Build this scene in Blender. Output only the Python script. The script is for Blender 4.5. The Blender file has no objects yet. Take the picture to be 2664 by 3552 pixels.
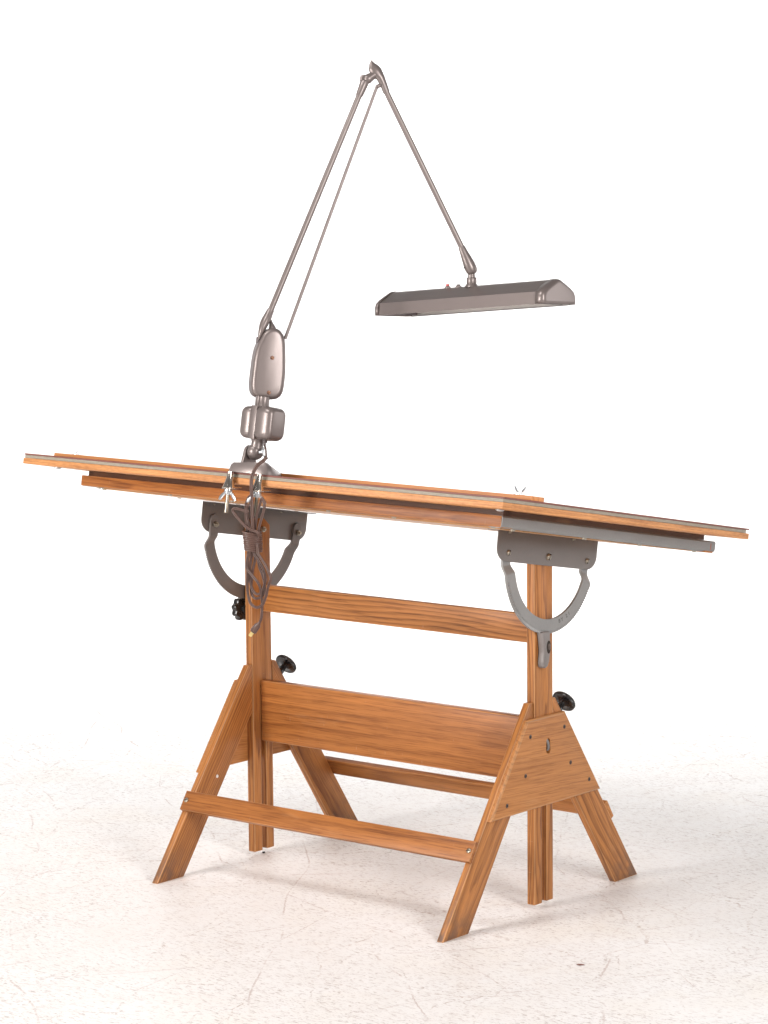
import bpy, bmesh, math, random
from mathutils import Vector, Matrix, noise as mnoise
random.seed(7)
S = bpy.context.scene
COL = S.collection
V3 = Vector
PI = math.pi

# ------------------------------------------------------------------ camera
CF = V3((-0.62331535, 0.77291204, -0.11868004))
CR = V3((0.77901145, 0.62695429, -0.00833559))
CU = V3((-0.06796428, 0.09764881, 0.99289756))
CP = V3((4.38367306, -5.46965706, 1.77795459))
cd = bpy.data.cameras.new('camera')
cam = bpy.data.objects.new('camera', cd)
COL.objects.link(cam)
M = Matrix((CR, CU, -CF)).transposed().to_4x4()
M.translation = CP
cam.matrix_world = M
cd.sensor_fit = 'VERTICAL'
cd.sensor_height = 24
cd.sensor_width = 18
cd.lens = 9776.0457 / 3552 * 24
cd.clip_start = 0.1
cd.clip_end = 200
S.camera = cam

# ------------------------------------------------------------------ world, lamps, exposure
w = bpy.data.worlds.new('World')
S.world = w
w.use_nodes = True
bg = w.node_tree.nodes['Background']
bg.inputs[0].default_value = (1.0, 0.985, 0.975, 1)
bg.inputs[1].default_value = 0.44
wt = w.node_tree
wtc = wt.nodes.new('ShaderNodeTexCoord')
wsx = wt.nodes.new('ShaderNodeSeparateXYZ')
wmr = wt.nodes.new('ShaderNodeMapRange')
wmr.inputs[1].default_value = .15
wmr.inputs[2].default_value = .80
wmr.inputs[3].default_value = 1.0
wmr.inputs[4].default_value = .28
wmx = wt.nodes.new('ShaderNodeMix')
wmx.data_type = 'RGBA'
wmx.inputs[6].default_value = (0, 0, 0, 1)
wmx.inputs[7].default_value = (1.0, 0.985, 0.975, 1)
wt.links.new(wtc.outputs['Generated'], wsx.inputs[0])
wt.links.new(wsx.outputs[2], wmr.inputs[0])
wt.links.new(wmr.outputs[0], wmx.inputs[0])
wt.links.new(wmx.outputs[2], bg.inputs[0])


def area(name, loc, target, size, size_y, power, col=(1, 1, 1)):
    l = bpy.data.lights.new(name, 'AREA')
    l.shape = 'RECTANGLE'
    l.size = size
    l.size_y = size_y
    l.energy = power
    l.color = col
    o = bpy.data.objects.new(name, l)
    COL.objects.link(o)
    d = V3(target) - V3(loc)
    o.matrix_world = Matrix.Translation(loc) @ d.to_track_quat('-Z', 'Y').to_matrix().to_4x4()
    return o


fl = V3((CF.x, CF.y, 0)).normalized()
rt = V3((CR.x, CR.y, 0)).normalized()
area('softbox_front', V3((-1.1, -4.5, 1.75)), (0, 0, .7), 1.2, 1.7, 165, (1, .97, .94))
area('softbox_right', V3((4.3, -1.7, 2.35)), (0.2, 0, .8), 1.2, 1.7, 135, (1, .97, .95))
area('softbox_overhead', V3((-0.4, -2.0, 3.7)), (0, 0, .3), 1.0, .8, 38, (1, .985, .97))
area('added_fill_back_right', V3((4.6, 4.4, 1.7)), (0.3, 0, 1.2), 2.4, 2.4, 60, (1, .985, .98))  # added lamp: rim light from the right, reflection in the shade's cap
area('background_light', fl * 3.5 + V3((0, 0, 4.4)), fl * 6.4 + V3((0, 0, 1.3)), 9.0, 1.2, 460, (1, 1, 1))

vs = S.view_settings
vs.view_transform = 'Standard'
vs.look = 'None'
vs.exposure = 0.0
vs.gamma = 1
vs.use_curve_mapping = False
S.display_settings.display_device = 'sRGB'


# ------------------------------------------------------------------ node helpers
class NT:
    def __init__(s, name):
        s.m = bpy.data.materials.new(name)
        s.m.use_nodes = True
        s.t = s.m.node_tree
        s.b = s.t.nodes['Principled BSDF']

    def n(s, typ, **kw):
        nd = s.t.nodes.new(typ)
        for k, v in kw.items():
            setattr(nd, k, v)
        return nd

    def l(s, a, b):
        s.t.links.new(a, b)

    def math(s, op, a, b=None, c=None, clamp=False):
        nd = s.n('ShaderNodeMath', operation=op, use_clamp=clamp)
        for i, v in enumerate((a, b, c)):
            if v is None:
                continue
            if isinstance(v, (int, float)):
                nd.inputs[i].default_value = v
            else:
                s.l(v, nd.inputs[i])
        return nd.outputs[0]

    def vm(s, op, a, b=None):
        nd = s.n('ShaderNodeVectorMath', operation=op)
        for i, v in enumerate((a, b)):
            if v is None:
                continue
            if isinstance(v, (tuple, list)):
                nd.inputs[i].default_value = v
            elif isinstance(v, (int, float)):
                nd.inputs['Scale'].default_value = v
            else:
                s.l(v, nd.inputs[i])
        return nd.outputs[0]

    def noise(s, vec, scale, detail=3, rough=.5, dist=0.0):
        nd = s.n('ShaderNodeTexNoise')
        nd.inputs['Scale'].default_value = scale
        nd.inputs['Detail'].default_value = detail
        nd.inputs['Roughness'].default_value = rough
        nd.inputs['Distortion'].default_value = dist
        s.l(vec, nd.inputs['Vector'])
        return nd

    def ramp(s, fac, stops, interp='LINEAR'):
        nd = s.n('ShaderNodeValToRGB')
        nd.color_ramp.interpolation = interp
        e = nd.color_ramp.elements
        while len(e) > 1:
            e.remove(e[-1])
        e[0].position = stops[0][0]
        e[0].color = stops[0][1]
        for p, c in stops[1:]:
            x = e.new(p)
            x.color = c
        s.l(fac, nd.inputs[0])
        return nd.outputs[0]

    def mix(s, fac, a, b, blend='MIX'):
        nd = s.n('ShaderNodeMix', data_type='RGBA', blend_type=blend)
        for i, v in ((0, fac), (6, a), (7, b)):
            if isinstance(v, (int, float)):
                nd.inputs[i].default_value = v
            elif isinstance(v, tuple):
                nd.inputs[i].default_value = v
            else:
                s.l(v, nd.inputs[i])
        return nd.outputs[2]

    def bump(s, h, strength, dist):
        nd = s.n('ShaderNodeBump')
        nd.inputs['Strength'].default_value = strength
        nd.inputs['Distance'].default_value = dist
        s.l(h, nd.inputs['Height'])
        s.l(nd.outputs[0], s.b.inputs['Normal'])


def g(v):
    return (v, v, v, 1)


def oak(name, light=(.49, .198, .056), dark=(.105, .031, .009), stain=0.0, worn=0.0, ring=.0075, rough=.42, ringamt=.5):
    k = NT(name)
    tc = k.n('ShaderNodeTexCoord').outputs['Object']
    oi = k.n('ShaderNodeObjectInfo')
    rnd = oi.outputs['Random']
    # pith position differs from board to board
    r2 = k.math('FRACT', k.math('MULTIPLY', rnd, 37.7))
    r3 = k.math('FRACT', k.math('MULTIPLY', rnd, 91.3))
    off = k.n('ShaderNodeCombineXYZ')
    k.l(k.math('MULTIPLY', rnd, 17.0), off.inputs[0])
    k.l(k.math('MULTIPLY_ADD', r2, .10, -.05), off.inputs[1])
    k.l(k.math('MULTIPLY_ADD', r3, .07, .035), off.inputs[2])
    p = k.vm('ADD', tc, off.outputs[0])
    low = k.vm('MULTIPLY', p, (1.6, 9.0, 9.0))
    wob = k.noise(low, 1.0, 2, .5).outputs['Color']
    wob = k.vm('MULTIPLY', k.vm('SUBTRACT', wob, (.5, .5, .5)), (0, .055, .055))
    mid = k.noise(k.vm('MULTIPLY', p, (7, 60, 60)), 1.0, 2, .5).outputs['Color']
    mid = k.vm('MULTIPLY', k.vm('SUBTRACT', mid, (.5, .5, .5)), (0, .006, .006))
    q = k.vm('ADD', k.vm('ADD', p, wob), mid)
    sp = k.n('ShaderNodeSeparateXYZ')
    k.l(q, sp.inputs[0])
    dd = k.math('SQRT', k.math('ADD', k.math('MULTIPLY', sp.outputs[1], sp.outputs[1]),
                               k.math('MULTIPLY', sp.outputs[2], sp.outputs[2])))
    fr = k.math('FRACT', k.math('DIVIDE', dd, k.math('MULTIPLY_ADD', r3, ring * 1.5, ring * .7)))
    ringc = k.ramp(fr, [(0, g(.82)), (.28, g(1)), (.55, g(.62)), (.82, g(.15)), (.93, g(0)), (1, g(.82))])
    # pores and fine fibres, long along the grain
    pore = k.noise(k.vm('MULTIPLY', p, (11, 330, 330)), 1.0, 3, .6).outputs['Fac']
    porem = k.ramp(pore, [(.38, g(0)), (.50, g(1))])
    fib = k.noise(k.vm('MULTIPLY', p, (4.5, 190, 190)), 1.0, 3, .6).outputs['Fac']
    broad = k.noise(k.vm('MULTIPLY', p, (1.3, 14, 14)), 1.0, 2, .5).outputs['Fac']
    f = k.math('ADD', k.math('MULTIPLY', ringc, ringamt), k.math('MULTIPLY', fib, 1 - ringamt))
    f = k.math('ADD', f, k.math('MULTIPLY', k.math('SUBTRACT', broad, .5), .55))
    f = k.math('MULTIPLY', f, k.math('MULTIPLY_ADD', porem, .46, .54), clamp=True)
    f = k.math('ADD', f, k.math('MULTIPLY_ADD', r2, .16, -.08), clamp=True)
    md = tuple((a * .60 + b * .40) for a, b in zip(light, dark))
    c = k.ramp(f, [(.02, dark + (1,)), (.42, md + (1,)), (.85, light + (1,))])
    # dull blotches and rubs in the old finish
    bl = k.noise(k.vm('MULTIPLY', p, (6, 22, 22)), 1.0, 4, .62).outputs['Fac']
    blm = k.ramp(bl, [(.60, g(0)), (.78, g(1))])
    c = k.mix(k.math('MULTIPLY', blm, .22), c, (.58, .33, .16, 1))
    scr = k.noise(k.vm('MULTIPLY', p, (260, 40, 40)), 1.0, 2, .5).outputs['Fac']
    scrm = k.ramp(scr, [(.74, g(0)), (.80, g(1))])
    c = k.mix(k.math('MULTIPLY', scrm, .25), c, (.75, .55, .38, 1))
    if stain > 0:
        s2 = k.n('ShaderNodeSeparateXYZ')
        k.l(tc, s2.inputs[0])
        m = k.n('ShaderNodeMapRange')
        k.l(s2.outputs[0], m.inputs[0])
        m.inputs[1].default_value = .015
        m.inputs[2].default_value = .14
        m.inputs[3].default_value = 1
        m.inputs[4].default_value = 0
        sn = k.noise(k.vm('MULTIPLY', p, (22, 34, 34)), 1.0, 4, .6).outputs['Fac']
        mm = k.math('MULTIPLY', m.outputs[0], k.ramp(sn, [(.34, g(0)), (.56, g(1))]))
        c = k.mix(k.math('MULTIPLY', mm, stain), c, (.13, .075, .05, 1))
    if worn > 0:
        c = k.mix(worn, c, (.66, .40, .21, 1))
    k.l(c, k.b.inputs['Base Color'])
    k.l(k.math('MULTIPLY_ADD', bl, .25, rough - .12), k.b.inputs['Roughness'])
    k.b.inputs['Coat Weight'].default_value = .04
    k.b.inputs['Specular IOR Level'].default_value = .32
    k.b.inputs['Coat Roughness'].default_value = .3
    k.bump(k.math('ADD', k.math('MULTIPLY', porem, .6), k.math('MULTIPLY', fib, .4)), .22, .0006)
    return k.m


def paint(name, col, rough=.4, metallic=0.0, spec=.5, mott=.12, sc=60, coat=0.0, scratch=None, bmp=.08, rvar=.16):
    k = NT(name)
    tc = k.n('ShaderNodeTexCoord').outputs['Object']
    n1 = k.noise(tc, sc, 4, .6).outputs['Fac']
    n2 = k.noise(tc, 9, 2, .5).outputs['Fac']
    f = k.math('MULTIPLY_ADD', k.math('ADD', n1, n2), .5, 0)
    a = tuple(x * (1 - mott) for x in col) + (1,)
    b = tuple(min(1, x * (1 + mott)) for x in col) + (1,)
    c = k.ramp(f, [(.3, a), (.7, b)])
    if scratch:
        v = k.noise(k.vm('MULTIPLY', tc, (150, 150, 150)), 1.0, 5, .75).outputs['Fac']
        mk = k.ramp(v, [(.70, g(0)), (.74, g(1))])
        c = k.mix(k.math('MULTIPLY', mk, .7), c, scratch + (1,))
    k.l(c, k.b.inputs['Base Color'])
    k.l(k.math('MULTIPLY_ADD', n1, rvar, rough - rvar / 2), k.b.inputs['Roughness'])
    k.b.inputs['Metallic'].default_value = metallic
    k.b.inputs['Specular IOR Level'].default_value = spec
    k.b.inputs['Coat Weight'].default_value = coat
    k.b.inputs['Coat Roughness'].default_value = .2
    if bmp:
        k.bump(n1, bmp, .0008)
    return k.m


def layered(name, a, b, sc=900):
    """laminated edge: thin plies stacked along local Z"""
    k = NT(name)
    tc = k.n('ShaderNodeTexCoord').outputs['Object']
    n1 = k.noise(k.vm('MULTIPLY', tc, (5, 5, sc)), 1.0, 3, .6).outputs['Fac']
    n2 = k.noise(k.vm('MULTIPLY', tc, (60, 60, 300)), 1.0, 3, .6).outputs['Fac']
    f = k.math('ADD', k.math('MULTIPLY', n1, .65), k.math('MULTIPLY', n2, .35))
    c = k.ramp(f, [(.36, a + (1,)), (.62, b + (1,))])
    k.l(c, k.b.inputs['Base Color'])
    k.b.inputs['Roughness'].default_value = .55
    k.bump(n1, .2, .0006)
    return k.m


WOOD = oak('oak_varnished')
WOODW = oak('oak_worn_edge', worn=.30)
LEGW = oak('oak_leg', stain=.85)
GUSW = oak('oak_plate', light=(.52, .224, .070), dark=(.20, .065, .018), ringamt=.16)
RAILW = oak('oak_rail_red', light=(.50, .190, .049), dark=(.14, .040, .010), ring=.013, ringamt=.26)
RAILWW = oak('oak_rail_red_edge', light=(.50, .190, .049), dark=(.14, .040, .010), worn=.2)
SHADEW = oak('wood_shaded_cleat', light=(.11, .045, .020), dark=(.05, .018, .008))  # shadow under the board is put into this brown
LITW = oak('wood_lit_panel', light=(.62, .34, .15), dark=(.44, .20, .08), ring=.02, ringamt=.3)  # floor bounce on the underside is put into this paler wood colour
BATTW = oak('batten_wood', light=(.66, .28, .10), dark=(.42, .15, .045), ring=.02)
BOARDW = layered('board_core_edge', (.36, .14, .045), (.66, .30, .11), 260)
PLYW = layered('plywood_grey_edge', (.20, .17, .125), (.36, .31, .25), 1500)
VINYL = paint('vinyl_maroon', (.20, .070, .052), .5, mott=.2)
LAMP = paint('lamp_taupe_enamel', (.205, .168, .158), .35, metallic=.42, mott=.02, sc=60, coat=.15, bmp=0, rvar=.03)
LAMPD = paint('lamp_taupe_dark', (.17, .145, .145), .60, metallic=.1, mott=.03, sc=60, bmp=0, rvar=.03)
GREY = paint('grey_enamel', (.190, .170, .162), .42, metallic=.1, mott=.08, sc=240, coat=.1)
GREYL = paint('grey_enamel_light', (.240, .236, .232), .42, metallic=.15, mott=.10, sc=200, scratch=(.32, .22, .16))
BLACK = paint('black_bakelite', (.012, .010, .010), .28, mott=.2, coat=.4)
NICKEL = paint('nickel', (.62, .56, .50), .16, metallic=1.0, mott=.06)
ZINC = paint('zinc_plated', (.66, .68, .70), .30, metallic=1.0, mott=.15)
BRASSY = paint('aged_steel', (.42, .37, .30), .35, metallic=1.0, mott=.3, sc=300)
SCREWB = paint('screw_bronze', (.13, .10, .085), .4, metallic=.8, mott=.3, sc=300)
COPPER = paint('screw_copper', (.25, .13, .085), .4, metallic=.7, mott=.2)
CORD = paint('cord_brown', (.100, .053, .041), .38, mott=.08)
BRASS = paint('brass', (.72, .58, .26), .35, metallic=.9)
REDB = paint('red_button', (.45, .04, .03), .35)
WHITEP = paint('reflector_white', (.80, .76, .72), .4, mott=.02)
TUBEM = paint('tube_glass_white', (.85, .85, .85), .25, mott=.01)
LINEM = paint('red_mark', (.40, .13, .09), .6)
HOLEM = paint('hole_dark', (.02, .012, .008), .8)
MARKM = paint('stamp_dark', (.07, .065, .065), .6)


# ------------------------------------------------------------------ object helpers
WM = {}


def tag(o, label=None, cat=None, group=None, kind=None):
    for k, v in (('label', label), ('category', cat), ('group', group), ('kind', kind)):
        if v:
            o[k] = v
    return o


def empty(name, loc):
    o = bpy.data.objects.new(name, None)
    COL.objects.link(o)
    o.empty_display_size = .1
    o.location = loc
    WM[o] = Matrix.Translation(loc)
    return o


def put(o, mat, parent=None):
    COL.objects.link(o)
    if parent is not None:
        o.parent = parent
        o.matrix_parent_inverse = WM[parent].inverted()
    o.matrix_basis = mat
    # world matrix of this object is `mat` because the parent inverse cancels the parent
    WM[o] = mat.copy()
    return o


def fix_parent_inverse():
    pass


def obj(name, bm, mats, frame=None, parent=None, smooth=False):
    me = bpy.data.meshes.new(name)
    bmesh.ops.recalc_face_normals(bm, faces=bm.faces)
    bm.to_mesh(me)
    bm.free()
    for m in (mats if isinstance(mats, (list, tuple)) else [mats]):
        me.materials.append(m)
    if smooth:
        for p in me.polygons:
            p.use_smooth = True
        if smooth != 'all':
            me.set_sharp_from_angle(angle=math.radians(smooth if smooth is not True else 38))
    o = bpy.data.objects.new(name, me)
    return put(o, frame or Matrix.Identity(4), parent)


def frame(o, ex, ey, ez):
    m = Matrix((V3(ex).normalized(), V3(ey).normalized(), V3(ez).normalized())).transposed().to_4x4()
    m.translation = V3(o)
    return m


def frame_z(o, ez, hint=(1, 0, 0)):
    z = V3(ez).normalized()
    x = V3(hint) - z * V3(hint).dot(z)
    if x.length < 1e-4:
        x = V3((0, 1, 0)) - z * z.y
    x.normalize()
    return frame(o, x, z.cross(x), z)


def prism(bm, poly, z0, z1, bevel=0.0, seg=2, bmat=1):
    b2 = bmesh.new()
    vs0 = [b2.verts.new((p[0], p[1], z0)) for p in poly]
    vs1 = [b2.verts.new((p[0], p[1], z1)) for p in poly]
    b2.faces.new(vs0[::-1])
    b2.faces.new(vs1)
    n = len(poly)
    for i in range(n):
        b2.faces.new((vs0[i], vs0[(i + 1) % n], vs1[(i + 1) % n], vs1[i]))
    bmesh.ops.recalc_face_normals(b2, faces=b2.faces)
    if bevel > 0:
        r = bmesh.ops.bevel(b2, geom=b2.edges[:], offset=bevel, segments=seg, profile=.5, affect='EDGES', clamp_overlap=True)
        for f in r['faces']:
            f.material_index = bmat
    join(bm, b2)


def join(bm, b2, mat=None):
    mp = {}
    for v in b2.verts:
        mp[v] = bm.verts.new((mat @ v.co) if mat else v.co)
    for f in b2.faces:
        try:
            nf = bm.faces.new([mp[v] for v in f.verts])
            nf.material_index = f.material_index
            nf.smooth = f.smooth
        except ValueError:
            pass
    b2.free()


def rect(x0, x1, y0, y1):
    return [(x0, y0), (x1, y0), (x1, y1), (x0, y1)]


def box(bm, x0, x1, y0, y1, z0, z1, bevel=0.0, seg=2, bmat=1):
    prism(bm, rect(x0, x1, y0, y1), z0, z1, bevel, seg, bmat)


def loft(bm, pts, rx, ry, side, n=20, cap=True):
    """tube through pts; rx is the half width along (tangent x side), ry along side"""
    pts = [V3(p) for p in pts]
    side = V3(side).normalized()
    rings = []
    for i, p in enumerate(pts):
        t = (pts[min(i + 1, len(pts) - 1)] - pts[max(i - 1, 0)]).normalized()
        a = t.cross(side)
        if a.length < 1e-5:
            a = t.orthogonal()
        a.normalize()
        b = a.cross(t).normalized()
        rings.append([bm.verts.new(p + a * rx[i] * math.cos(2 * PI * j / n) + b * ry[i] * math.sin(2 * PI * j / n)) for j in range(n)])
    for i in range(len(rings) - 1):
        for j in range(n):
            bm.faces.new((rings[i][j], rings[i][(j + 1) % n], rings[i + 1][(j + 1) % n], rings[i + 1][j]))
    if cap:
        bm.faces.new(rings[0][::-1])
        bm.faces.new(rings[-1])


def lathe(bm, prof, n=28, mod=None, z_axis=True):
    """prof: list of (r, z) revolved about local Z"""
    rings = []
    for r, z in prof:
        if r < 1e-6:
            rings.append([bm.verts.new((0, 0, z))])
        else:
            rr = []
            for j in range(n):
                a = 2 * PI * j / n
                k = mod(a, r, z) if mod else 1.0
                rr.append(bm.verts.new((r * k * math.cos(a), r * k * math.sin(a), z)))
            rings.append(rr)
    for a, b in zip(rings[:-1], rings[1:]):
        for j in range(n):
            j2 = (j + 1) % n
            if len(a) == 1 and len(b) == 1:
                continue
            if len(a) == 1:
                bm.faces.new((a[0], b[j2], b[j]))
            elif len(b) == 1:
                bm.faces.new((a[j], a[j2], b[0]))
            else:
                bm.faces.new((a[j], a[j2], b[j2], b[j]))
    for r, flip in ((rings[0], True), (rings[-1], False)):
        if len(r) > 1:
            bm.faces.new(r[::-1] if flip else r)


def catmull(P, sub=6):
    P = [V3(p) for p in P]
    Q = [P[0] * 2 - P[1]] + P + [P[-1] * 2 - P[-2]]
    out = []
    for i in range(1, len(Q) - 2):
        p0, p1, p2, p3 = Q[i - 1:i + 3]
        for s in range(sub):
            t = s / sub
            out.append(.5 * ((2 * p1) + (p2 - p0) * t + (2 * p0 - 5 * p1 + 4 * p2 - p3) * t * t + (3 * p1 - p0 - 3 * p2 + p3) * t ** 3))
    out.append(P[-1])
    return out


def tube(bm, pts, r, n=10, smooth_sub=0):
    if smooth_sub:
        pts = catmull(pts, smooth_sub)
    pts = [V3(p) for p in pts]
    t0 = (pts[1] - pts[0]).normalized()
    a = t0.orthogonal().normalized()
    rings = []
    for i, p in enumerate(pts):
        t = (pts[min(i + 1, len(pts) - 1)] - pts[max(i - 1, 0)])
        if t.length < 1e-9:
            t = t0
        t.normalize()
        a = (a - t * a.dot(t)).normalized()
        b = t.cross(a)
        rings.append([bm.verts.new(p + (a * math.cos(2 * PI * j / n) + b * math.sin(2 * PI * j / n)) * r) for j in range(n)])
    for i in range(len(rings) - 1):
        for j in range(n):
            bm.faces.new((rings[i][j], rings[i][(j + 1) % n], rings[i + 1][(j + 1) % n], rings[i + 1][j]))
    bm.faces.new(rings[0][::-1])
    bm.faces.new(rings[-1])


def screw_bm(r=.0045, h=.0018, slot='x'):
    bm = bmesh.new()
    lathe(bm, [(r, -.001), (r, h * .35), (r * .85, h * .8), (r * .5, h), (0, h)], 20)
    if slot == 'x':
        box(bm, -r * .6, r * .6, -r * .13, r * .13, h * .6, h + .0004, bmat=0)
        box(bm, -r * .13, r * .13, -r * .6, r * .6, h * .6, h + .0005, bmat=0)
        for f in bm.faces:
            if f.calc_center_median().z > h + .0003:
                f.material_index = 1
    elif slot == '-':
        box(bm, -r * .95, r * .95, -r * .14, r * .14, h * .5, h + .0003, bmat=0)
        for f in bm.faces:
            if f.calc_center_median().z > h + .0002:
                f.material_index = 1
    return bm


def wingnut_bm(s=1.0, steep=1.0):
    """axis +Z, nut seat at z=0, wings rising along +Z; about 30 mm across at s=1"""
    bm = bmesh.new()
    lathe(bm, [(.0065 * s, 0), (.0068 * s, .002 * s), (.0050 * s, .008 * s), (.0032 * s, .0085 * s), (.0032 * s, .009 * s), (0, .009 * s)], 20)
    prof = [(.003, .001), (.007, .0035), (.0120, .0070), (.0165, .0115), (.0185, .0155), (.0178, .0178), (.0150, .0180), (.0120, .0155), (.0085, .0115), (.0055, .0082), (.0035, .0070)]
    for sg in (1, -1):
        b2 = bmesh.new()
        prism(b2, [(sg * x * s * (1 - .12 * steep), z * s * (1 + .22 * steep)) for x, z in (prof if sg > 0 else prof[::-1])], -.0012 * s, .0012 * s, .0006 * s, 2, 0)
        join(bm, b2, Matrix(((1, 0, 0, 0), (0, 0, -1, 0), (0, 1, 0, 0), (0, 0, 0, 1))))
    return bm


def rod_bm(r, z0, z1, pitch=.0013, n=14):
    bm = bmesh.new()
    prof = []
    z = z0
    i = 0
    while z < z1:
        prof.append((r * (1 if i % 2 else .86), z))
        z += pitch / 2
        i += 1
    prof.append((r * .8, z1))
    prof.append((0, z1))
    prof = [(0, z0)] + prof
    lathe(bm, prof, n)
    return bm


# ------------------------------------------------------------------ the setting
k = NT('painted_concrete')
tc = k.n('ShaderNodeTexCoord').outputs['Object']
big = k.noise(tc, .9, 4, .6).outputs['Fac']
med = k.noise(tc, 7, 5, .65).outputs['Fac']
fine = k.noise(k.vm('MULTIPLY', tc, (60, 60, 60)), 1.0, 4, .7).outputs['Fac']
c = k.ramp(k.math('ADD', k.math('MULTIPLY', big, .5), k.math('MULTIPLY', med, .5)), [(.35, (.845, .820, .800, 1)), (.62, (.890, .882, .878, 1))])
# yellowish old patches
yp = k.ramp(k.noise(tc, 2.2, 4, .6).outputs['Fac'], [(.50, g(0)), (.70, g(1))])
c = k.mix(k.math('MULTIPLY', yp, .35), c, (.86, .805, .725, 1))


def crack(scale, width, maskscale, lo, hi, dist=.22, seed=0.0):
    wv = k.vm('ADD', tc, (seed, seed * .7, 0))
    dn = k.noise(wv, scale * 1.6, 4, .65).outputs['Color']
    pv = k.vm('ADD', wv, k.vm('MULTIPLY', k.vm('SUBTRACT', dn, (.5, .5, .5)), (dist, dist, 0)))
    vo = k.n('ShaderNodeTexVoronoi', feature='DISTANCE_TO_EDGE')
    vo.inputs['Scale'].default_value = scale
    k.l(pv, vo.inputs['Vector'])
    m = k.math('LESS_THAN', vo.outputs['Distance'], width)
    mk = k.ramp(k.noise(wv, maskscale, 4, .7).outputs['Fac'], [(lo, g(0)), (hi, g(1))])
    return k.math('MULTIPLY', m, mk)


c1 = crack(1.9, .0045, 5.0, .44, .60, .16, 0)
c2 = crack(5.5, .010, 7.0, .48, .62, .07, 3.3)
brk = k.ramp(k.noise(k.vm('MULTIPLY', tc, (70, 70, 70)), 1.0, 3, .7).outputs['Fac'], [(.47, g(0)), (.53, g(1))])
c = k.mix(k.math('MULTIPLY', k.math('MULTIPLY', c1, brk), .7), c, (.46, .36, .31, 1))
c = k.mix(k.math('MULTIPLY', k.math('MULTIPLY', c2, brk), .65), c, (.44, .37, .34, 1))


def flecks(rot, sx, sy, lo, hi, amt, col):
    global c
    mp = k.n('ShaderNodeMapping')
    mp.inputs['Rotation'].default_value = (0, 0, rot)
    mp.inputs['Scale'].default_value = (sx, sy, 1)
    k.l(tc, mp.inputs[0])
    nn = k.noise(mp.outputs[0], 1.0, 4, .72, .3).outputs['Fac']
    c = k.mix(k.math('MULTIPLY', k.math('MULTIPLY', k.ramp(nn, [(lo, g(0)), (hi, g(1))]), amt), zone), c, col)


zone = k.ramp(k.noise(tc, 2.6, 4, .65).outputs['Fac'], [(.34, g(.45)), (.60, g(1))])
flecks(.70, 44, 150, .565, .645, .72, (.40, .33, .30, 1))
flecks(-.45, 40, 150, .57, .65, .70, (.42, .34, .31, 1))
flecks(1.25, 50, 115, .58, .655, .62, (.38, .32, .30, 1))
flecks(.1, 150, 150, .64, .70, .6, (.30, .26, .25, 1))


def scratch(rot, off, wid, amt):
    """long fine drag marks"""
    global c
    mp = k.n('ShaderNodeMapping')
    mp.inputs['Rotation'].default_value = (0, 0, rot)
    mp.inputs['Location'].default_value = (off, off * .37, 0)
    k.l(tc, mp.inputs[0])
    sx = k.n('ShaderNodeSeparateXYZ')
    bend = k.noise(mp.outputs[0], .8, 2, .5).outputs['Fac']
    k.l(mp.outputs[0], sx.inputs[0])
    yy = k.math('ADD', sx.outputs[1], k.math('MULTIPLY', bend, .45))
    jit = k.noise(k.vm('MULTIPLY', tc, (90, 90, 90)), 1.0, 2, .6).outputs['Fac']
    yy = k.math('ADD', k.math('MULTIPLY', yy, 1.35), k.math('MULTIPLY', jit, .012))
    fr = k.math('ABSOLUTE', k.math('SUBTRACT', k.math('FRACT', yy), .5))
    m = k.math('LESS_THAN', fr, wid)
    mk = k.ramp(k.noise(mp.outputs[0], 5.0, 5, .75).outputs['Fac'], [(.48, g(0)), (.60, g(1))])
    c = k.mix(k.math('MULTIPLY', k.math('MULTIPLY', m, mk), amt), c, (.50, .40, .37, 1))


scratch(.9, 3.1, .0030, .6)
scratch(-.35, 7.4, .0026, .6)
scratch(2.0, 1.7, .0028, .55)
scratch(.35, 5.3, .0020, .5)
scratch(1.45, 2.3, .0020, .5)
scratch(-.95, 4.1, .0024, .6)
scratch(.62, 9.2, .0026, .6)
scratch(-.05, 6.6, .0016, .5)
k.l(c, k.b.inputs['Base Color'])
k.b.inputs['Roughness'].default_value = .55
k.b.inputs['Specular IOR Level'].default_value = .35
k.bump(k.math('ADD', fine, k.math('MULTIPLY', c1, -1.5)), .12, .002)
FLOORM = k.m

k = NT('studio_wall_white')
tc = k.n('ShaderNodeTexCoord').outputs['Object']
sx = k.n('ShaderNodeSeparateXYZ')
k.l(tc, sx.inputs[0])
lo_ = k.math('LESS_THAN', sx.outputs[2], .014)
mk = k.ramp(k.noise(k.vm('MULTIPLY', tc, (1.2, 1.2, 8)), 1.0, 4, .7).outputs['Fac'], [(.50, g(0)), (.62, g(1))])
cc = k.mix(k.math('MULTIPLY', k.math('MULTIPLY', lo_, mk), .28), (.90, .90, .90, 1), (.62, .52, .46, 1))
k.l(cc, k.b.inputs['Base Color'])
k.b.inputs['Roughness'].default_value = .8
WALLM = k.m

bm = bmesh.new()
bmesh.ops.create_grid(bm, x_segments=1, y_segments=1, size=14)
tag(obj('floor', bm, FLOORM, Matrix.Identity(4)), kind='structure')
wd = V3((-2.048 + 4.5, 4.817 - 3.064, 0)).normalized()
wn = V3((wd.y, -wd.x, 0))
bm = bmesh.new()
prism(bm, rect(-9, 9, 0.0, 3.1), -.12, 0, 0)
wc = (V3((-4.5, 3.064, 0)) + V3((-2.048, 4.817, 0))) / 2
fw = frame(wc, wd, (0, 0, 1), wd.cross(V3((0, 0, 1))))
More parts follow.
